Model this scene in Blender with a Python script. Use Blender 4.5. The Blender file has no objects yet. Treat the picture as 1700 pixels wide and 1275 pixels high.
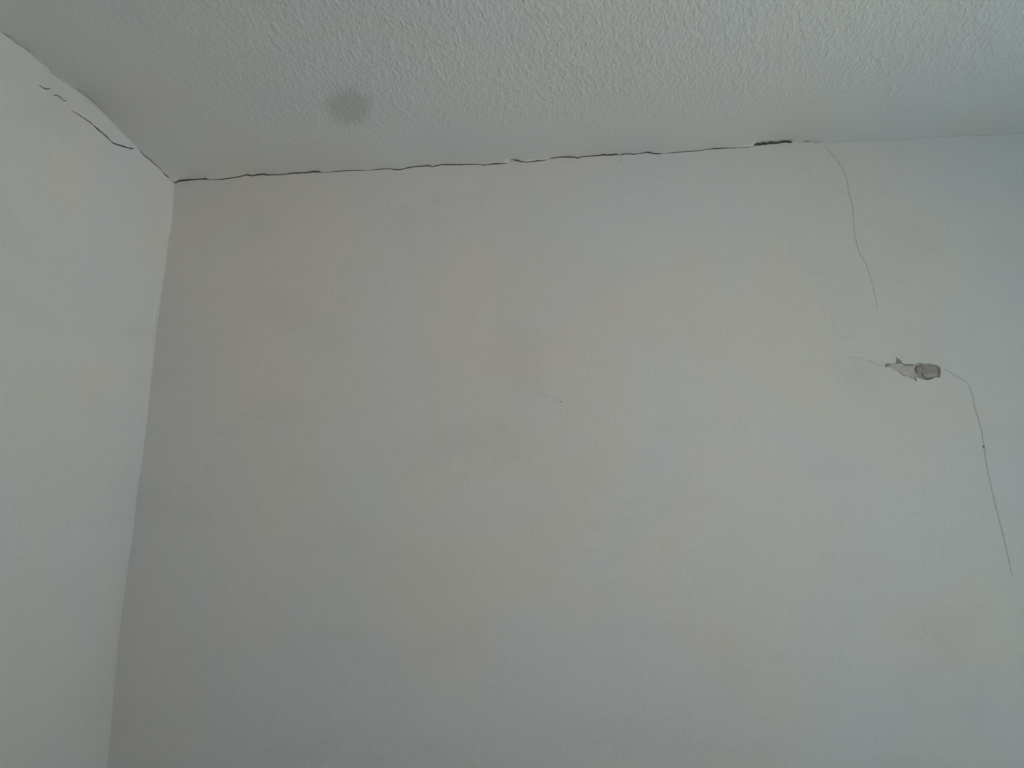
import bpy, math, random
import numpy as np
from mathutils import Vector, Matrix, noise
from mathutils.geometry import delaunay_2d_cdt
random.seed(7)
sc = bpy.context.scene
COL = sc.collection

# ------------------------------------------------------------------ camera
W, H, F = 1700, 1275, 1300.0
H0 = 2.5                                   # ceiling height; the seen corner is (0, 0, 2.5)
EUL = (1.801710, -0.004912, 0.124989)
CAMLOC = (1.11781, -1.75444, 1.51896)
cd = bpy.data.cameras.new('camera'); cam = bpy.data.objects.new('camera', cd); COL.objects.link(cam)
cam.location = CAMLOC; cam.rotation_euler = EUL
cd.sensor_fit = 'HORIZONTAL'; cd.sensor_width = 36.0; cd.lens = 36.0 * F / W
cd.clip_start = 0.01
sc.camera = cam
sc.view_settings.view_transform = 'Standard'; sc.view_settings.look = 'None'
sc.view_settings.gamma = 1.0; sc.view_settings.use_curve_mapping = False
sc.view_settings.exposure = 0.0

# ------------------------------------------------------------------ light
RX, RY = 3.3, -3.6                         # right wall x, front wall y
wd = bpy.data.worlds.new('world'); sc.world = wd; wd.use_nodes = True
wd.node_tree.nodes['Background'].inputs[0].default_value = (0.62, 0.78, 1.0, 1)
wd.node_tree.nodes['Background'].inputs[1].default_value = 0.12

def area(name, loc, target, sx, sy, power, color, spread=180):
    l = bpy.data.lights.new(name, 'AREA'); l.shape = 'RECTANGLE'; l.size = sx; l.size_y = sy
    l.energy = power; l.color = color; l.spread = math.radians(spread)
    o = bpy.data.objects.new(name, l); COL.objects.link(o); o.location = loc
    o.rotation_euler = (Vector(target) - Vector(loc)).to_track_quat('-Z', 'Y').to_euler()
    return o
# added unseen light at the right window, aimed up at the back wall
area('added_upward_light', (3.22, -1.9, 1.15), (.6, 0, 2.2), .9, .9, 3.2, (1, .83, .71), 50)
# plain daylight through the same window, then an added fill light behind the viewer
area('window_daylight', (3.22, -1.5, 1.2), (2.2, -1.3, 1.7), 1.1, 1.2, 17.6, (.705, .975, 1.0), 130)
area('front_fill_light', (1.7, -3.5, 1.45), (1.7, 0, 1.45), 1.2, 1.1, 10.2, (1, .885, .90))

# ------------------------------------------------------------------ helpers
R3 = cam.rotation_euler.to_matrix()
def ray(px, py):
    return R3 @ Vector(((px - W / 2) / F, -(py - H / 2) / F, -1.0))
def on_back(px, py):                       # point of the back wall plane y = 0 -> (x, z)
    d = ray(px, py); t = -CAMLOC[1] / d.y; p = Vector(CAMLOC) + d * t; return (p.x, p.z)
def on_left(px, py):                       # left wall plane x = 0 -> (y, z)
    d = ray(px, py); t = -CAMLOC[0] / d.x; p = Vector(CAMLOC) + d * t; return (p.y, p.z)
def on_ceil(px, py):                       # ceiling plane z = H0 -> (x, y)
    d = ray(px, py); t = (H0 - CAMLOC[2]) / d.z; p = Vector(CAMLOC) + d * t; return (p.x, p.y)
def interp(x, xs, ys): return float(np.interp(x, xs, ys))

def build(name, verts, faces, mat, parent=None, smooth=True):
    me = bpy.data.meshes.new(name); me.from_pydata([tuple(v) for v in verts], [], faces); me.update()
    if smooth: me.polygons.foreach_set('use_smooth', [True] * len(me.polygons))
    me.materials.append(mat)
    o = bpy.data.objects.new(name, me); COL.objects.link(o)
    if parent: o.parent = parent
    return o
def boxes(name, bs, mat, parent=None):
    v, f = [], []
    for (x0, x1, y0, y1, z0, z1) in bs:
        n = len(v)
        v += [(x0,y0,z0),(x1,y0,z0),(x1,y1,z0),(x0,y1,z0),(x0,y0,z1),(x1,y0,z1),(x1,y1,z1),(x0,y1,z1)]
        f += [tuple(n + k for k in q) for q in ((0,3,2,1),(4,5,6,7),(0,1,5,4),(1,2,6,5),(2,3,7,6),(3,0,4,7))]
    return build(name, v, f, mat, parent, False)
def struct(o, label): o['kind'] = 'structure'; o['label'] = label; return o

# ------------------------------------------------------------------ materials
def newmat(name):
    m = bpy.data.materials.new(name); m.use_nodes = True; nt = m.node_tree
    b = nt.nodes['Principled BSDF']; b.inputs['Roughness'].default_value = 0.9
    b.inputs['Specular IOR Level'].default_value = 0.15
    return m, nt, b
def N(nt, t, **kw):
    n = nt.nodes.new(t)
    for k, v in kw.items():
        if k.startswith('i_'):
            n.inputs[int(k[2:]) if k[2:].isdigit() else k[2:].replace('_', ' ')].default_value = v
        else: setattr(n, k, v)
    return n
def plain(name, c, rough=0.95):
    m, nt, b = newmat(name); b.inputs['Roughness'].default_value = rough
    g = N(nt, 'ShaderNodeNewGeometry'); n = N(nt, 'ShaderNodeTexNoise'); n.inputs['Scale'].default_value = 220; n.inputs['Detail'].default_value = 3
    nt.links.new(g.outputs['Position'], n.inputs['Vector'])
    r = N(nt, 'ShaderNodeValToRGB'); r.color_ramp.elements[0].position = .3; r.color_ramp.elements[1].position = .7
    r.color_ramp.elements[0].color = (c[0]*.85, c[1]*.85, c[2]*.85, 1); r.color_ramp.elements[1].color = (min(1,c[0]*1.12), min(1,c[1]*1.12), min(1,c[2]*1.12), 1)
    nt.links.new(n.outputs['Fac'], r.inputs['Fac']); nt.links.new(r.outputs['Color'], b.inputs['Base Color'])
    return m
def mth(nt, op, a, b=None, c=None, clamp=False):
    n = nt.nodes.new('ShaderNodeMath'); n.operation = op; n.use_clamp = clamp
    for i, v in enumerate((a, b, c)):
        if v is None: continue
        if isinstance(v, (int, float)): n.inputs[i].default_value = v
        else: nt.links.new(v, n.inputs[i])
    return n.outputs[0]
def tex(nt, pos, scale, detail=2, rough=.5, dist=0, typ='ShaderNodeTexNoise'):
    n = nt.nodes.new(typ); n.inputs['Scale'].default_value = scale
    n.inputs['Detail'].default_value = detail; n.inputs['Roughness'].default_value = rough; n.inputs['Distortion'].default_value = dist
    nt.links.new(pos, n.inputs['Vector']); return n.outputs['Fac'], n.outputs['Color']
def mixc(nt, fac, a, b, typ='MIX'):
    n = nt.nodes.new('ShaderNodeMix'); n.data_type = 'RGBA'; n.blend_type = typ
    for i, v in ((0, fac), (6, a), (7, b)):
        if isinstance(v, (int, float)): n.inputs[i].default_value = v
        elif isinstance(v, tuple): n.inputs[i].default_value = v
        else: nt.links.new(v, n.inputs[i])
    return n.outputs[2]

def smstep(nt, v, a, b):                   # smooth 0..1 between a and b
    n = nt.nodes.new('ShaderNodeMapRange'); n.interpolation_type = 'SMOOTHSTEP'
    nt.links.new(v, n.inputs[0]); n.inputs[1].default_value = a; n.inputs[2].default_value = b
    return n.outputs[0]

def wall_paint(name, base, blot=0.045):
    m, nt, b = newmat(name)
    g = N(nt, 'ShaderNodeNewGeometry'); pos = g.outputs['Position']
    # patchy old emulsion: broad, faint warm and cool blotches, smoky smudges, fine grain
    big, bigc = tex(nt, pos, 2.2, 3, .55, .4)
    col = mixc(nt, smstep(nt, big, .38, .62), (base[0]*(1+blot*.5), base[1], base[2]*(1-blot*.9), 1), (base[0]*(1-blot*.35), base[1]*(1+blot*.12), base[2]*(1+blot*.75), 1))
    mp = N(nt, 'ShaderNodeMapping'); mp.inputs['Scale'].default_value = (1, 1, 1.9); mp.inputs['Location'].default_value = (3.1, 0, .6)
    nt.links.new(pos, mp.inputs['Vector'])
    sm, _ = tex(nt, mp.outputs[0], 3.4, 5, .6, .2)
    col = mixc(nt, mth(nt, 'MULTIPLY', smstep(nt, sm, .50, .72), .13), col, (base[0]*.62, base[1]*.6, base[2]*.6, 1))
    md, _ = tex(nt, pos, 28, 4, .6)
    col = mixc(nt, mth(nt, 'MULTIPLY', smstep(nt, md, .5, .72), .08), col, (base[0]*.7, base[1]*.7, base[2]*.7, 1))
    fi, _ = tex(nt, pos, 330, 3, .65)
    fi2, _ = tex(nt, pos, 130, 2, .5)
    v = mth(nt, 'MULTIPLY_ADD', fi, .24, .88)
    v = mth(nt, 'ADD', v, mth(nt, 'MULTIPLY_ADD', fi2, .07, -.035))
    hs = nt.nodes.new('ShaderNodeHueSaturation'); nt.links.new(v, hs.inputs['Value']); nt.links.new(col, hs.inputs['Color'])
    nt.links.new(hs.outputs[0], b.inputs['Base Color'])
    # roller nap
    r1, _ = tex(nt, pos, 260, 3, .6); r2, _ = tex(nt, pos, 45, 3, .5)
    h = mth(nt, 'MULTIPLY_ADD', r2, 1.2, r1)
    bp = N(nt, 'ShaderNodeBump'); bp.inputs['Strength'].default_value = .35; bp.inputs['Distance'].default_value = .0012
    nt.links.new(h, bp.inputs['Height']); nt.links.new(bp.outputs[0], b.inputs['Normal'])
    return m

STAIN = on_ceil(578, 178)
_a, _b = on_ceil(538, 178), on_ceil(618, 178); STU = ((_b[0]-_a[0])/2, (_b[1]-_a[1])/2)
_a, _b = on_ceil(578, 144), on_ceil(578, 213); STV = ((_b[0]-_a[0])/2, (_b[1]-_a[1])/2)
_det = STU[0]*STV[1] - STU[1]*STV[0]
def ceiling_paint(name, base):
    m, nt, b = newmat(name)
    g = N(nt, 'ShaderNodeNewGeometry'); pos = g.outputs['Position']
    sp = N(nt, 'ShaderNodeSeparateXYZ'); nt.links.new(pos, sp.inputs[0])
    x, y = sp.outputs[0], sp.outputs[1]
    ny = mth(nt, 'MULTIPLY', y, -1.0)
    big, _ = tex(nt, pos, 2.4, 3, .55, .4)
    col = mixc(nt, smstep(nt, big, .38, .62), (base[0]*1.015, base[1], base[2]*.975, 1), (base[0]*.985, base[1]*1.005, base[2]*1.025, 1))
    # round grey smudge left on the paint
    w1, wc = tex(nt, pos, 22, 3, .5)
    px_ = mth(nt, 'SUBTRACT', x, STAIN[0]); py_ = mth(nt, 'SUBTRACT', y, STAIN[1])
    dx = mth(nt, 'ADD', mth(nt, 'MULTIPLY', px_, STV[1] / _det), mth(nt, 'MULTIPLY', py_, -STV[0] / _det))
    dy = mth(nt, 'ADD', mth(nt, 'MULTIPLY', px_, -STU[1] / _det), mth(nt, 'MULTIPLY', py_, STU[0] / _det))
    d = mth(nt, 'SQRT', mth(nt, 'ADD', mth(nt, 'MULTIPLY', dx, dx), mth(nt, 'MULTIPLY', dy, dy)))
    d = mth(nt, 'ADD', d, mth(nt, 'MULTIPLY_ADD', w1, .4, -.2))
    s = mth(nt, 'SUBTRACT', 1.0, smstep(nt, d, .45, 1.25))
    col = mixc(nt, mth(nt, 'MULTIPLY', s, .56), col, (base[0]*.66, base[1]*.66, base[2]*.655, 1))
    fi, _ = tex(nt, pos, 330, 3, .65)
    v = mth(nt, 'MULTIPLY_ADD', fi, .24, .88)
    hs = nt.nodes.new('ShaderNodeHueSaturation'); nt.links.new(v, hs.inputs['Value']); nt.links.new(col, hs.inputs['Color'])
    nt.links.new(hs.outputs[0], b.inputs['Base Color'])
    # stippled texture coat, stopping short of the walls where it was brushed smooth
    mp = N(nt, 'ShaderNodeMapping'); mp.inputs['Rotation'].default_value = (0, 0, math.radians(-35)); mp.inputs['Scale'].default_value = (1, .55, 1)
    nt.links.new(pos, mp.inputs['Vector'])
    r1, _ = tex(nt, mp.outputs[0], 150, 3, .6, .2)
    r2, _ = tex(nt, mp.outputs[0], 70, 2, .5, .3)
    h = mth(nt, 'MULTIPLY_ADD', smstep(nt, r2, .4, .8), .35, r1)
    wob, _ = tex(nt, pos, 9, 2, .5)
    dist = mth(nt, 'MINIMUM', ny, mth(nt, 'MULTIPLY', x, .55))
    dist = mth(nt, 'ADD', dist, mth(nt, 'MULTIPLY_ADD', wob, .10, -.05))
    amt = mth(nt, 'MULTIPLY_ADD', smstep(nt, dist, .04, .34), .85, .15)
    h = mth(nt, 'MULTIPLY', h, amt)
    bp = N(nt, 'ShaderNodeBump'); bp.inputs['Strength'].default_value = .7; bp.inputs['Distance'].default_value = .0032
    nt.links.new(h, bp.inputs['Height']); nt.links.new(bp.outputs[0], b.inputs['Normal'])
    return m

PAINT = wall_paint('wall_emulsion', (.52, .512, .503))
CEIL = ceiling_paint('ceiling_texture_coat', (.575, .572, .57))
DARK = plain('crack_shadowed_dust', (.125, .12, .108))
GAP = plain('open_joint_dirt', (.13, .115, .10))
FAINT = plain('hairline_dust', (.45, .445, .43))
MIDC = plain('crack_grey_dust', (.30, .295, .28))
SKIM = plain('bare_skim_coat', (.405, .378, .36))
PLAST = plain('bare_brown_plaster', (.29, .275, .245))
LIGHTP = plain('paler_plaster', (.33, .31, .275))
EDGE = plain('chip_edge_shade', (.25, .23, .215))  # shadow at the chip's edges, put into the colour
FILL = plain('pale_filler', (.54, .535, .51))
SPOT = plain('brown_speck', (.22, .19, .16))
FLOORM = plain('pale_floor_board', (.56, .49, .40), .6)
FRAME = plain('white_frame', (.75, .75, .73), .5)
GLASS, _nt, _b = newmat('window_glass')
_b.inputs['Base Color'].default_value = (.9, .95, .95, 1); _b.inputs['Roughness'].default_value = .02; _b.inputs['Transmission Weight'].default_value = 1

# ------------------------------------------------------------------ traced lines (photo pixels, laid on the real wall planes)
# joint between back wall and ceiling: x, y, crack width in px
BACK = [(290,303,2.2),(294,301.6,2.6),(299.5,299.6,3.4),(305.7,299.3,2.8),(325.5,298,1.8),(341.5,297,2.2),(345,298.4,.7),(359,298.5,1.1),(381,296.3,1.6),
 (393.4,294.1,1.5),(406,291.2,1.8),(409.5,290,2.2),(418,292,1.8),(428,290,2.4),(436.6,289.4,2.3),(445,290.6,1.8),(467.5,289.7,1.6),(487,287.4,1.6),
 (507,287,1.8),(519,285,2.5),(530,285.3,2.0),(534,286.8,.6),(548,285.6,.7),(561,284.2,1.1),(579,283.4,1.2),(596,283,1.3),(606,283.6,.5),(625.6,281.4,1.0),(640,280.4,1.2),(646.6,280,1.0),
 (656,281.8,1.4),(664,281.6,1.5),(679.8,278,1.6),(699.5,276,1.6),(713,275.2,1.8),(716.8,277,1.2),(731.6,273.5,1.6),(746.5,273.4,1.6),(763.8,273.6,1.8),
 (783.5,272.7,1.3),(803,274,1.6),(818,272.2,1.6),(830,272,1.4),(842.8,271,.8),(845,265.6,.8),(851,264.8,1.6),(857.6,266.2,2.2),(865,268.8,1.4),(875,269.3,1.2),(892,267,2.2),(904,266.6,.9),
 (910,264.5,.4),(914.4,262.4,.9),(934,260.6,1.8),(954,260.9,1.6),(959,262.6,2.0),(966,260,1.4),(988.6,258.7,1.8),(1001,257,2.4),(1010,257.4,2),(1023,256.2,1.7),(1028,257.7,.7),
 (1035.5,255.5,1.8),(1052.8,256.2,1.2),(1064,254.5,1.1),(1075,252.6,1.9),(1084.5,255.1,1.9),(1098,255.3,1.2),(1101,254.9,.4),(1120.5,253,1.1),(1141.6,251.5,1.2),(1162.8,250,1.0),
 (1172,248.4,1.0),(1184,246.8,1.3),(1201,246,1.5),(1218,246,1.0),(1243,244.3,.9),(1250,243.2,.5),(1252,240.6,2.6),(1256,239.2,4.6),(1262,239.4,4.4),(1266,237.8,5.4),(1272,238.6,4.2),
 (1278,236.6,5.2),(1284,237.2,4.0),(1291,237.2,3.0),(1296,235.4,4.4),(1303,234.8,4.0),(1309,235.4,3.4),(1313,236.2,2.6),(1315,237,.0),
 (1330,236.4,0),(1333,236,.5),(1337,234.6,1.6),(1341,235.2,.7),(1345,236,.6),(1347,236,0),(1351,236.2,.5),(1354,236,1.2),(1358,237,.4),(1362,237.4,.3),(1367,237.6,0),
 (1396,236,0),(1430,235.2,0),(1458,233.6,0),(1492,232.4,0),(1526,230.3,0),(1560,228.0,0),(1582,226.8,0),(1619,224.8,0),(1653,223.8,0),(1700,221.2,0),(1760,218.5,0)]
# joint between left wall and ceiling
LEFT = [(290,303,2.2),(285.6,301.2,.8),(283,298.6,.5),(280.6,295,1.4),(276,291.8,2.8),(273,289.6,2.4),(269,285,.5),(266.8,281.7,1.0),(258,273.6,2.0),(248,264.8,2.0),(239,258.2,2.4),
 (235,253.4,1.9),(232.3,249.6,1.6),(228,246.5,0),(215,232,0),(200,217,0),(187,204,0),(168,184,0),(149,165,0),(128,150,0),(114,143,0),(103,134,.4),(93,125.8,.9),(84,120,.8),(80.5,112,0),(74,108.6,0),(66,104,0),
 (57,95,0),(49,87,0),(47.8,84,1.3),(42.3,81.2,1.2),(38,79,0),(31,75,.6),(26,71.6,1.4),(22,68.4,.6),(18,64,0),(15.4,62,1.3),(11,59.6,1.8),(7.1,57,1.0),(3,54.6,0),(-40,20,0)]
VERT = [(290,303),(289,315),(288,335),(285,370),(279.5,398),(275.3,437),(268.5,484),(263.5,520),(259.5,545),(256,590),(250.8,633),(243.5,703),(235.5,768),(229.3,803),
 (221.8,877),(213.5,935),(204,1005),(198,1052),(192,1114),(184,1207),(178,1275),(166,1380)]

# subdivide with a little jitter so the broken edges look torn
def densify(pts, step, jit, wj=.25):
    out = []
    for a, b in zip(pts[:-1], pts[1:]):
        n = max(1, int(math.dist(a[:2], b[:2]) / step))
        for k in range(n):
            t = k / n; p = [a[i] + (b[i] - a[i]) * t for i in range(len(a))]
            if k:
                p[1] += random.uniform(-jit, jit); p[0] += random.uniform(-jit, jit) * .3
                if len(p) > 2 and p[2] > 0: p[2] *= random.uniform(1 - wj, 1 + wj)
            out.append(tuple(p))
    out.append(pts[-1]); return out
BACKd = densify(BACK, 5, .28); LEFTd = densify(LEFT, 5, .25)
PX = .00135                                # about one photo pixel on the back wall, metres

bx, bz, bw = [], [], []
for (u, v, w) in BACKd:
    p = on_back(u, v); q = on_back(u, v + w); bx.append(p[0]); bz.append(p[1]); bw.append(max(0, p[1] - q[1]) if w > .01 else 0.)
bz = [z + w * .5 for z, w in zip(bz, bw)]  # traced line is the crack's middle
bx[0] = 0.; bz[0] = H0
ly, lz, lw = [], [], []
for (u, v, w) in LEFTd:
    p = on_left(u, v); q = on_left(u, v + w); ly.append(p[0]); lz.append(p[1]); lw.append(max(0, p[1] - q[1]) * .7 if w > .01 else 0.)
lz = [z + w * .5 for z, w in zip(lz, lw)]
ly[0] = 0.; lz[0] = H0
o_ = np.argsort(ly)[::-1]; ly = [ly[i] for i in o_]; lz = [lz[i] for i in o_]; lw = [lw[i] for i in o_]
o_ = np.argsort(bx); bx = [bx[i] for i in o_]; bz = [bz[i] for i in o_]; bw = [bw[i] for i in o_]
# close the joints down to level beyond the frame
for e in (.25, .6): bx.append(bx[-1] + .0 + e); bz.append(H0); bw.append(0)
bx.append(RX); bz.append(H0); bw.append(0)
ly.append(ly[-1] - .4); lz.append(H0); lw.append(0); ly.append(RY); lz.append(H0); lw.append(0)
vz, vx = [], []
for (u, v) in VERT:
    p = on_back(u, v); vx.append(p[0]); vz.append(p[1])
vx[0] = 0.; vz[0] = H0
vzf = [0.] + vz[::-1]; vxf = [0.] + vx[::-1]

def sm(xs, ys, width):                     # broad part of a joint's waviness
    xs = np.array(xs); ys = np.array(ys)
    def f(x):
        w = np.exp(-((xs - x) / width) ** 2) * np.gradient(xs)
        w = np.abs(w) + 1e-9
        return float((w * ys).sum() / w.sum()) * min(1., abs(x) / .05)
    return f
_dzb = [z - H0 for z in bz]; _dzl = [z - H0 for z in lz]
_gx = np.linspace(0, RX, 400); _sb = sm(bx, _dzb, .06); _sbv = [_sb(x) for x in _gx]
_gy = np.linspace(RY, 0, 400); _sl = sm(ly, _dzl, .06); _slv = [_sl(y) for y in _gy]
nlyr = ly[::-1]; ndzl = _dzl[::-1]
def dback(x, d):
    s = interp(x, _gx, _sbv); return s * math.exp(-d / .10) + (interp(x, bx, _dzb) - s) * math.exp(-d / .006)
def dleft(y, d):
    s = interp(y, _gy, _slv); return s * math.exp(-d / .10) + (interp(y, nlyr, ndzl) - s) * math.exp(-d / .006)
def dvert(z, d): return interp(z, vzf, vxf) * math.exp(-d / .05)

def und(a, b, s, k=0.0):                   # hand-floated plaster is never flat
    return noise.noise(Vector((a * 2.1, b * 2.1, k))) * s + noise.noise(Vector((a * 6.3, b * 6.3, k + 5))) * s * .3
def fade(*ds):
    r = 1.
    for d in ds: r *= min(1., max(0., d) / .12)
    return r
def M_back(x, z, off=0.):
    return (x, und(x, z, .004, 1.) * fade(x, H0 - z) + off, z)
def M_left(y, z, off=0.):
    return (dvert(z, -y) + und(y, z, .004, 9.) * fade(-y, H0 - z) - off, y, z)
def M_ceil(x, y, off=0.):
    if -y < 1e-7: return (x, 0., H0 + dback(x, 0) + off)
    if x < 1e-7: return (0., y, H0 + dleft(y, 0) + off)
    f = min(1., x / .01); g = min(1., -y / .01)
    return (x, y, H0 + dback(x, -y) * f + dleft(y, x) * g + und(x, y, .0035, 3.) * fade(x, -y) + off)

# ------------------------------------------------------------------ grooves and patches cut out of a surface
def ribbon(pts, conv, jit=.25, step=4):
    """pts: px, py, width px -> left, centre, right rails in surface coordinates, pointed at both ends"""
    pts = densify(pts, step, jit)
    P = [Vector(p[:2]) for p in pts]; L, C, Rr = [], [], []
    for i, p in enumerate(P):
        a = P[max(0, i - 1)]; b = P[min(len(P) - 1, i + 1)]; t = (b - a).normalized(); n = Vector((-t.y, t.x))
        w = pts[i][2] / 2
        c = conv(p.x, p.y)
        C.append(c)
        if 0 < i < len(P) - 1:
            L.append(conv(*(p + n * w))); Rr.append(conv(*(p - n * w)))
    return L, C, Rr
def ribbon_loop(rb):
    L, C, Rr = rb; return [C[0]] + L + [C[-1]] + Rr[::-1]
def groove(name, rb, mp, depth, mat, parent, label=None):
    L, C, Rr = rb; n = len(C); v = []; f = []
    for i, c in enumerate(C):
        k = 0 if i in (0, n - 1) else 1
        v.append(mp(c[0], c[1], depth * k * random.uniform(.8, 1.2)))
    lo = len(v); v += [mp(*p) for p in L]; ro = len(v); v += [mp(*p) for p in Rr]
    li = lambda i: i if i in (0, n - 1) else lo + i - 1
    ri = lambda i: i if i in (0, n - 1) else ro + i - 1
    for i in range(n - 1):
        for side in (li, ri):
            q = [i, i + 1, side(i + 1), side(i)]; u = []
            for a in q:
                if a not in u: u.append(a)
            if len(u) >= 3: f.append(tuple(u))
    o = build(name, v, f, mat, parent, False)
    if label: o['label'] = label
    return o

def surface(name, outer, holes, grid, mp, mat, fine=()):
    """triangulate the outer loop minus the hole loops, with extra interior points"""
    V = []; E = []; loops = [outer] + list(holes)
    for loop in loops:
        s = len(V); V.extend(Vector(p) for p in loop)
        E += [(s + i, s + (i + 1) % len(loop)) for i in range(len(loop))]
    V.extend(Vector(p) for p in grid)
    r = delaunay_2d_cdt(V, E, [], 0, 1e-7)
    vs, fs = r[0], r[2]
    cen = np.array([[sum(vs[i].x for i in f) / len(f), sum(vs[i].y for i in f) / len(f)] for f in fs])
    def inside(loop):
        P = np.array([(p[0], p[1]) for p in loop]); Q = np.roll(P, -1, 0); res = np.zeros(len(cen), bool)
        for (x0, y0), (x1, y1) in zip(P, Q):
            if y0 == y1: continue
            m = ((y0 > cen[:, 1]) != (y1 > cen[:, 1])) & (cen[:, 0] < (x1 - x0) * (cen[:, 1] - y0) / (y1 - y0) + x0)
            res ^= m
        return res
    keepm = inside(outer); inner = {}
    for k, h in enumerate(holes):
        m = inside(h); inner[k] = [f for f, q in zip(fs, m) if q]; keepm &= ~m
    keep = [f for f, q in zip(fs, keepm) if q]
    return vs, keep, inner
def rect_grid(x0, x1, z0, z1, st):
    return [(x0 + (i + .5) * st, z0 + (j + .5) * st) for i in range(int((x1 - x0) / st)) for j in range(int((z1 - z0) / st))]

# ---------------- back wall
HAIR_TOP = [(1366,239.6,.6),(1370,242.6,1.1),(1379,255,1.3),(1387.5,263.5,1.6),(1398.8,281.9,1.8),(1405.9,298.8,1.9),(1408.7,321.4,1.6),(1415.2,341.2,1.5),(1416.3,369.4,1.5),
 (1418.6,392,1.8),(1425.6,417.4,1.6),(1438.3,440,1.2),(1446.8,465.4,1.0),(1453.9,496.4,.8),(1458,516,.3)]
HAIR_MID = [(1401,592,.3),(1415,592.6,.5),(1430,594.4,.8),(1447.8,601.6,1.0),(1460,606,1.0),(1467.5,608.2,.7)]
HAIR_LOW = [(1562.8,609.6,.8),(1575.3,616.5,1.3),(1596.5,629.2,1.3),(1606,637,1.2),(1611,647,.9),(1614.8,658.8,1.5),(1616.4,673,2.2),(1622,691.3,2.2),(1629.4,716.7,1.9),(1632.9,741,1.8),(1636,763.6,2.0),
 (1645,808.5,2.0),(1655.3,849.9,2.1),(1665.7,891.3,1.9),(1672.6,922.4,2.0),(1677.7,948,1.7),(1682,960,.5)]
SCR1 = [(868,652,.3),(892,652.4,.5),(905,656,.7),(918,660,.7),(928,665,.3)]
CHIP = [(1468.7,608.7),(1470.5,604.6),(1473.5,602.8),(1480.7,603.3),(1486.0,602.4),(1488.2,599.4),(1489.0,596.5),(1487.6,592.4),(1491.5,595.3),(1494.5,597.2),(1497,601),(1500,603.4),(1504.7,604),(1512,604.2),
 (1518.8,604.3),(1522.5,602.6),(1526.6,601),(1529.8,602.2),(1533,603.5),(1540,603.2),(1547,603.7),(1552,604.2),(1556.2,605.9),(1559.6,607.8),(1561.4,610.8),(1562.4,615),(1562,619.3),(1561.4,623),(1560,627.4),(1556.4,626.2),
 (1552.6,627.0),(1547,629.0),(1538.6,631),(1532,629.8),(1526.5,627.6),(1522,625.4),(1520.4,626.0),(1521.4,629),(1523,632.9),(1519.2,631.2),(1515.6,628.2),(1510,626),(1503.3,625.2),(1499,622.6),(1494.8,619.3),(1490.5,616.6),(1486.4,615),(1481,612),(1476.5,610.3),(1472,609.6)]
PLASTER = [(1519.6,611),(1522.5,606.4),(1526.6,603.6),(1533,605.4),(1540,605),(1547,605.4),(1555.2,607.4),(1559.4,611.6),(1560.2,619),(1558.4,624.4),(1552,625.2),(1546,627.2),(1538.6,629.2),(1531,626.8),(1524.5,623.6),(1520.6,619.4)]
wide = lambda L, k: [(a, b, w * k) for a, b, w in L]
ribs = [ribbon(wide(HAIR_TOP, 1.6), on_back), ribbon(HAIR_MID, on_back), ribbon(wide(HAIR_LOW, 1.5), on_back), ribbon(SCR1, on_back)]
def rough_loop(loop, step, jit):
    out = densify(loop + [loop[0]], step, jit)[:-1]; return out
CHIPd = [on_back(*p) for p in rough_loop(CHIP, 1.6, .35)]
top = [(x, z - w) for x, z, w in zip(bx, bz, bw)]
outer = [(0., 0.), (RX, 0.)] + top[::-1]
zl = sorted(set([z for z in vz[1:]]))
outer += [(interp(z, vzf, vxf), z) for z in zl[::-1]]
grid = rect_grid(.02, 2.6, .7, H0 - .03, .035) + [(x, z - d) for x, z in zip(bx[2:-3:2], bz[2:-3:2]) for d in (.012, .022)]
vs, fs, inn = surface('wall_back', outer, [ribbon_loop(r) for r in ribs] + [CHIPd], grid, M_back, PAINT)
vb = [M_back(v.x, v.y) for v in vs]
def slab(verts, faces, b):
    x0, x1, y0, y1, z0, z1 = b; n = len(verts)
    verts += [(x0,y0,z0),(x1,y0,z0),(x1,y1,z0),(x0,y1,z0),(x0,y0,z1),(x1,y0,z1),(x1,y1,z1),(x0,y1,z1)]
    faces += [tuple(n + k for k in q) for q in ((0,3,2,1),(4,5,6,7),(0,1,5,4),(1,2,6,5),(2,3,7,6),(3,0,4,7))]
fs = [tuple(f) for f in fs]
slab(vb, fs, (0., RX, .02, .15, 0., H0))
wall_back = struct(build('wall_back', vb, fs, PAINT), 'off-white painted plaster back wall with hairline cracks and a chipped patch')

# open joint along the ceiling, as separate lengths of crack
def joint_runs(xs, zs, ws):
    runs = []; cur = []
    for i in range(len(xs)):
        if ws[i] > 0: cur.append(i)
        else:
            if len(cur) > 1: runs.append(cur)
            cur = []
    if len(cur) > 1: runs.append(cur)
    return runs
def joint(name, idx, xs, zs, ws, to3, mat, parent, label, depth=.007, first=None, last=None):
    v, f = [], []
    ii = list(idx)
    if ii[0] > 0: ii = [ii[0] - 1] + ii
    if ii[-1] < len(xs) - 1: ii = ii + [ii[-1] + 1]
    for i in ii:
        v += [to3(xs[i], zs[i], 0), to3(xs[i], zs[i] - ws[i] * .45 + .001, depth if ws[i] > 0 else .001), to3(xs[i], zs[i] - ws[i], 0)]
    for k in range(len(ii) - 1):
        a = 3 * k; f += [(a, a + 1, a + 4, a + 3), (a + 1, a + 2, a + 5, a + 4)]
    o = build(name, v, f, mat, parent, False); o['label'] = label; return o
xg0 = on_back(1251, 240)[0]; xg1 = on_back(1315.5, 240)[0]; xmid = on_back(908, 266)[0]
xa = on_back(533, 286)[0]
tb = lambda x, z, o: (x, o, z)
allr = joint_runs(bx, bz, bw)
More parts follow.
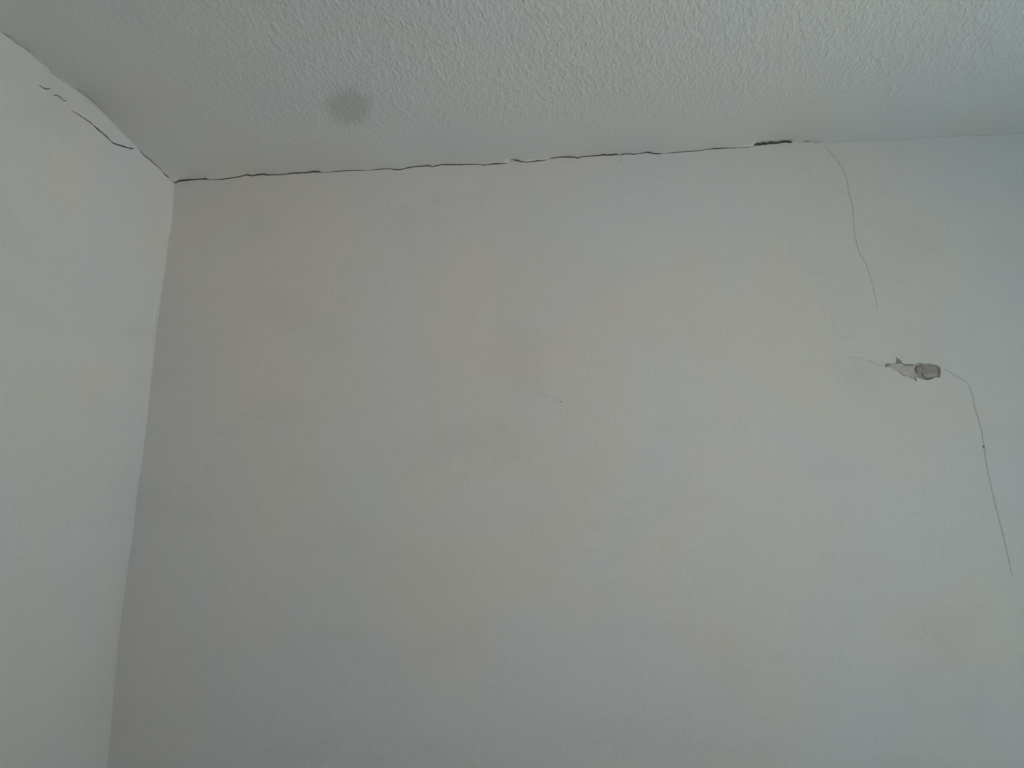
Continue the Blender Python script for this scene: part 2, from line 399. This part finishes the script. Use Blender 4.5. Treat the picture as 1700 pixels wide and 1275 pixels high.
for r in allr:
    ga = [i for i in r if bx[i] < xa]; gb = [i for i in r if xa <= bx[i] < xmid]; gc = [i for i in r if xmid <= bx[i] < xg0]
    gd = [i for i in r if xg0 <= bx[i] <= xg1]; ge = [i for i in r if bx[i] > xg1]
    for g, nm, m, lb in ((ga, 'crack', DARK, 'dark jagged crack running from the room corner along the ceiling joint'),
                     (gb, 'crack', DARK, 'thin dark crack along the ceiling joint above the left half of the back wall'),
                     (gc, 'crack', DARK, 'thin stepped crack along the ceiling joint, right of its offset'),
                     (gd, 'gap', GAP, 'short dark ragged gap at the right end of the ceiling joint crack'),
                     (ge, 'crack', MIDC, 'tiny broken bit of crack in the ceiling joint right of the dark gap')):
        if len(g) > 1:
            joint(nm, g, bx, bz, bw, tb, m, wall_back, lb, .007 if nm == 'gap' else .006)

groove('hairline_crack', ribs[0], M_back, .0006, FAINT, wall_back, 'faint hairline crack curving down from the ceiling on the right of the wall')
groove('hairline_crack', ribs[1], M_back, .0008, FAINT, wall_back, 'short faint hairline crack entering the chipped patch from the left')
groove('hairline_crack', ribs[2], M_back, .0008, FAINT, wall_back, 'long hairline crack running down to the right from the chipped patch')
groove('scratch', ribs[3], M_back, .0005, FAINT, wall_back, 'faint short scratch near the middle of the wall')

# chipped patch: paint skin gone, and in its right half the plaster itself
PL = [on_back(*p) for p in rough_loop(PLASTER, 1.6, .3)]
xs_ = [p[0] for p in CHIPd]; zs_ = [p[1] for p in CHIPd]
inner_pts = [(random.uniform(min(xs_), max(xs_)), random.uniform(min(zs_), max(zs_))) for _ in range(420)]
vs, fs, inn = surface('chip', CHIPd, [PL], inner_pts, M_back, SKIM)
def usefaces(vs, fs, fn):
    mp_, v, f = {}, [], []
    for q in fs:
        g = []
        for i in q:
            if i not in mp_: mp_[i] = len(v); v.append(fn(vs[i]))
            g.append(mp_[i])
        f.append(tuple(g))
    return v, f
def rn(p, s, a): return noise.noise(Vector((p.x * s, p.y * s, 2.))) * a
v, f = usefaces(vs, fs, lambda p: M_back(p.x, p.y, .0018 + rn(p, 260, .0009)))
recess = build('chipped_patch', v, f, SKIM, wall_back, False); recess['label'] = 'small torn patch of missing paint showing pale grey skim coat'
def rim(loop, o0, o1, name, mat, parent):
    v, f = [], []; n = len(loop)
    for p in loop:
        v += [M_back(p[0], p[1], o0), M_back(p[0], p[1], o1)]
    for i in range(n):
        j = (i + 1) % n; f.append((2*i, 2*i+1, 2*j+1, 2*j))
    return build(name, v, f, mat, parent, False)
o = rim(CHIPd, 0, .0024, 'broken_edge', EDGE, recess); o['label'] = 'dark grey broken paint edge round the patch'  # edge shade painted into the rim colour
v, f = usefaces(vs, inn.get(0, []), lambda p: M_back(p.x, p.y, .0032 + rn(p, 300, .0016)))
pl = build('bare_plaster', v, f, PLAST, recess, False); pl['label'] = 'darker brownish grey bare plaster in the right half of the patch'
rim(PL, .0012, .0044, 'plaster_edge', PLAST, recess)
# lighter flake still hanging on under the hole, curling off the wall
def flake(pts, lift, name, mat, label):
    P = [on_back(*p) for p in densify(pts + [pts[0]], 2, .2)[:-1]]
    cx = sum(p[0] for p in P) / len(P); cz = sum(p[1] for p in P) / len(P)
    n = len(P); v = [M_back(p[0], p[1], -.0001 - lift * max(0, (p[1] - cz)) / .006) for p in P]
    v += [M_back(cx + (p[0]-cx)*.6, cz + (p[1]-cz)*.6, -.0006 - lift * .4) for p in P] + [M_back(cx, cz, -.0008 - lift * .4)]
    f = [(i, (i+1) % n, n + (i+1) % n, n + i) for i in range(n)] + [(n + i, n + (i+1) % n, 2*n) for i in range(n)]
    o = build(name, v, f, mat, recess, True); o['label'] = label; return o
flake([(1521.5,625.6),(1526,628.2),(1532,630.6),(1538.6,631.8),(1547,629.8),(1555,627.6),(1558.5,627.6),(1554,631),(1545,632.8),(1535,633.6),(1525,632.6)], .0005, 'paint_flake', FILL, 'pale sliver of loose paint under the bare plaster')
flake([(1535,619),(1541,616.5),(1549,618),(1556,617.5),(1558.5,621),(1556,624.4),(1549,625.6),(1543,627.2),(1537,625.6),(1533,622.4)], -.0034, 'plaster_crumb', LIGHTP, 'slightly paler rough plaster at the lower right of the patch')
def shade_patch(pts, label):  # dark patches that paint the shadow along the chip's edges
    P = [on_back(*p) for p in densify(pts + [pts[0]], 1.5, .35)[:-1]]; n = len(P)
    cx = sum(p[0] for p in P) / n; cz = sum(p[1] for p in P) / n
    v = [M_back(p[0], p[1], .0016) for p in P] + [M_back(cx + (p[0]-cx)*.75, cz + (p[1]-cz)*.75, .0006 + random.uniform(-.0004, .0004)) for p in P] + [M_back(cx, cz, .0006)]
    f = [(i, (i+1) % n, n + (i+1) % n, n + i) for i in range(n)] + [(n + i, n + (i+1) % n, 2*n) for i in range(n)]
    o = build('edge_shade', v, f, EDGE, recess, False); o['label'] = label
shade_patch([(1469.6,607.6),(1471.5,604.4),(1475,603.4),(1480.4,604),(1480.6,606),(1476,606.6),(1473,608.4)], 'painted shade at the left tip of the patch')
shade_patch([(1488.4,603),(1489.6,598.4),(1488.6,594.4),(1491.6,596.2),(1494.6,599),(1497,602.4),(1494,603.8)], 'grey tone filling the upward spike of the patch')
shade_patch([(1489.5,615.4),(1494.8,617.4),(1500,621),(1504.4,624.4),(1500.4,623.4),(1495,619)], 'painted shadow line along the lower left edge of the patch')
shade_patch([(1511,625),(1516,627.4),(1520,630.2),(1522,632),(1518.6,630.8),(1514,627.6)], 'thin painted shade in the lower spike of the patch')
shade_patch([(1497.4,602.4),(1505,604.8),(1518,605.2),(1518,606.4),(1508,606.8),(1500,605.4)], 'painted shadow line along the top of the patch')
shade_patch([(1521,611),(1524,607),(1531,607.4),(1538,610),(1540,614),(1534,617.4),(1527,619),(1522,616.4)], 'darkest tone at the left of the bare plaster')
# specks
def speck(px, py, rx, rz, mat, label, conv=on_back, mp=M_back, parent=wall_back, name='speck'):
    c = conv(px, py); n = 10; v = []; f = []
    for ring, (s, h) in enumerate(((1., .0), (.7, .0004), (.3, .0007))):
        for k in range(n):
            a = 2 * math.pi * k / n; q = s * random.uniform(.85, 1.12)
            v.append(mp(c[0] + math.cos(a) * rx * PX * q, c[1] + math.sin(a) * rz * PX * q, -h))
    v.append(mp(c[0], c[1], -.0008))
    for r_ in range(2):
        for k in range(n): f.append((r_*n + k, r_*n + (k+1) % n, (r_+1)*n + (k+1) % n, (r_+1)*n + k))
    for k in range(n): f.append((2*n + k, 2*n + (k+1) % n, 3*n))
    o = build(name, v, f, mat, parent, True); o['label'] = label
speck(1632.9, 741.5, 1.7, 2.8, SPOT, 'small dark brown speck on the long hairline crack')
speck(930.6, 667, 2.2, 1.0, SPOT, 'tiny dark speck near the middle of the wall')
speck(1030.6, 267.5, 1.0, 1.0, MIDC, 'tiny grey speck just under the ceiling joint')
speck(300.5, 1074.5, 1.4, .8, MIDC, 'tiny grey speck low on the wall near the corner')
speck(1343, 280, .8, 1.0, MIDC, 'tiny grey speck below the broken joint')

# ---------------- left wall
LC1 = [(116,181,.4),(122.5,185.7,.7),(133.8,192.6,1.6),(136.5,194.6,.7),(139.4,196.4,1.5),(148.9,202.7,1.6),(153,206.4,.8),(160,212.7,2.0),(170,220.9,1.6),(177.7,227.8,1.9),(184,234.4,.9),(187.8,237.8,1.8),
 (195.3,240.3,2.0),(204,243,2.3),(212,245.2,1.6),(217.9,246.8,2.3),(221,246.2,.8),(224,245.4,.3)]
LC2 = [(219.5,251.8,.3),(223,251.2,1.2),(228,250.6,2.0),(230.8,250.8,.8)]
LC3 = [(87.0,158.8,.5),(90.6,158.0,1.3),(95,158.3,1.4),(99,160.6,1.9),(102.6,163.2,2.4),(105.4,166.8,1.2),(108.2,167.2,2.2),(110.5,167.6,.4)]
LC4 = [(64,141.2,.4),(67,142.6,1.5),(71.4,146,1.4),(76.9,147.8,1.9),(81,147.2,1.2),(85,146.4,.3)]
LC5 = [(59,104.4,.4),(62,106.4,1.5),(65.5,107.8,.6)]
lribs = [ribbon(wide(r, 1.2), on_left, .15, 3) for r in (LC1, LC3, LC4)]
topl = [(y, z - w) for y, z, w in zip(ly, lz, lw)]
outer = topl + [(RY, 0.), (0., 0.)] + [(0., z) for z in zl]
grid = [(-p[0], p[1]) for p in rect_grid(.02, 1.5, .7, H0 - .05, .035)] + [(y, z - d) for y, z in zip(ly[2:-2:2], lz[2:-2:2]) for d in (.03,)] + [(-d, z) for d in (.006, .015) for z in np.arange(.9, 2.47, .02)]
hl = [ribbon_loop(r) for r in lribs]
def near(p, loops, tol):
    return any(math.dist(p, q) < tol for l in loops for q in l)
vs, fs, inn = surface('wall_left', outer, hl, [g for g in grid], M_left, PAINT)
vb = [M_left(v.x, v.y) for v in vs]; fs = [tuple(f) for f in fs]
slab(vb, fs, (-.15, -.02, RY, 0., 0., H0))
wall_left = struct(build('wall_left', vb, fs, PAINT), 'off-white painted plaster left wall meeting the cracked room corner')
for r, lb in zip(lribs, ('thin dark crack slanting up the left wall just below the ceiling', 'short curved crack fragment on the left wall beyond the long crack', 'short faint crack fragment on the left wall, farthest from the corner')):
    groove('crack', r, M_left, .004, DARK if r is lribs[0] else MIDC, wall_left, lb)
tl = lambda y, z, o: (-o, y, z)
for r in joint_runs(ly, lz, lw):
    far = ly[r[0]] < on_left(225, 240)[0]
    joint('crack', r, ly, lz, lw, tl, MIDC if far else DARK, wall_left,
          'short broken bit of crack in the joint of left wall and ceiling' if far else 'dark crack in the joint of left wall and ceiling, close to the corner', .005)

# ---------------- ceiling
outer = [(x, 0.) for x in bx] + [(RX, RY)] + [(0., y) for y in ly[::-1] if y < -1e-6]
st = []
for k in range(56):
    a = 2 * math.pi * k / 56; q = 1.12 + .07 * noise.noise(Vector((math.cos(a) * 1.5, math.sin(a) * 1.5, 4)))
    st.append((STAIN[0] + (math.cos(a) * STU[0] + math.sin(a) * STV[0]) * q, STAIN[1] + (math.cos(a) * STU[1] + math.sin(a) * STV[1]) * q))
grid = [(x, -y) for x, y in rect_grid(.06, 2.8, .05, 1.9, .04)]
grid += [(x, -d) for x in bx[2:-3] for d in (.004, .010, .022)] + [(d, y) for y in ly[2:-2] for d in (.004, .010, .022) if y < -.03]
vs, fs, inn = surface('ceiling', outer, [st], grid, M_ceil, CEIL)
vb = [M_ceil(v.x, v.y) for v in vs]
# points that sit on the boundary rows must stay exactly on the joint
v, f = usefaces(vb, fs, lambda p: p)
slab(v, f, (0., RX, RY, 0., H0 + .03, H0 + .15))
ceiling = struct(build('ceiling', v, f, CEIL), 'off-white ceiling with fine stippled texture, smooth near the walls')
v, f = usefaces(vb, inn.get(0, []), lambda p: p)
stain = build('stain', v, f, CEIL, ceiling); stain['label'] = 'soft round grey smudge on the ceiling paint'

# ---------------- raised filler along the joints
def bead(name, path, conv, to3, rad, mat, parent, label, flat=.45):
    pts = densify(path, 6, .25); n = len(pts); v, f = [], []; K = 6
    for i, p in enumerate(pts):
        c = conv(p[0], p[1]); a = conv(*pts[max(0, i-1)][:2]); b = conv(*pts[min(n-1, i+1)][:2])
        t = Vector((b[0]-a[0], b[1]-a[1])).normalized(); nn = Vector((-t.y, t.x)); w = rad * p[2] * (0.15 if i in (0, n-1) else random.uniform(.75, 1.2))
        for k in range(K):
            th = math.pi * k / (K - 1); s = math.cos(th) * w; h = math.sin(th) * w * flat
            v.append(to3(c[0] + nn.x * s, c[1] + nn.y * s, -h + .0002))
    for i in range(n - 1):
        for k in range(K - 1): f.append((i*K+k, i*K+k+1, (i+1)*K+k+1, (i+1)*K+k))
    o = build(name, v, f, mat, parent); o['label'] = label; return o
bead('filler_bead', [(1376,238.6,.6),(1396,237.6,1),(1430,236.6,1),(1458,235.6,.8),(1480,234.8,.9),(1526,232,1.1),(1560,229.6,1),(1582,228.4,1.2),(1619,226.4,1.2),(1653,225.4,.8),(1700,223,.8),(1740,221,.4)],
     on_back, M_back, .0022, PAINT, wall_back, 'thin painted bead of filler in the ceiling joint at the right')
bead('filler_ridge', [(262,470,.4),(260.5,500,.8),(258.5,530,1.3),(255,538,1.4),(254.4,560,1.0),(253,585,.8),(251.5,600,.3)], on_left, M_left, .0028, PAINT, wall_left, 'small raised ridge of filler in the wall corner')

# ------------------------------------------------------------------ the rest of the room, outside the frame
struct(boxes('floor', [(0, RX, RY, 0, -.1, 0)], FLOORM), 'pale wooden floor of the room')
WY0, WY1, WZ0, WZ1 = -2.2, -.9, .5, 1.9
struct(boxes('wall_right', [(RX, RX+.15, RY, WY0, 0, H0), (RX, RX+.15, WY1, 0, 0, H0), (RX, RX+.15, WY0, WY1, 0, WZ0), (RX, RX+.15, WY0, WY1, WZ1, H0)], PAINT), 'painted right wall with a window opening')
FX0, FX1 = 1.0, 2.4
struct(boxes('wall_front', [(0, FX0, RY-.15, RY, 0, H0), (FX1, RX, RY-.15, RY, 0, H0), (FX0, FX1, RY-.15, RY, 0, .8), (FX0, FX1, RY-.15, RY, 2.1, H0)], PAINT), 'painted wall behind the viewer with a window opening')
def window(name, rot, label, w0, w1, z0, z1):
    def bx_(a0, a1, c0, c1, d0=.06, d1=.11):
        return (RX+d0, RX+d1, a0, a1, c0, c1) if rot == 0 else (a0, a1, RY-d1, RY-d0, c0, c1)
    wf = struct(boxes(name, [bx_(w0, w0+.06, z0, z1), bx_(w1-.06, w1, z0, z1), bx_(w0+.06, w1-.06, z0, z0+.06), bx_(w0+.06, w1-.06, z1-.06, z1)], FRAME), label)
    boxes('pane', [bx_(w0+.06, w1-.06, z0+.06, z1-.06, .08, .086)], GLASS, wf)
window('window_1', 0, 'white framed window in the right wall', WY0, WY1, WZ0, WZ1)
window('window_2', 1, 'white framed window in the wall behind the viewer', FX0, FX1, .8, 2.1)
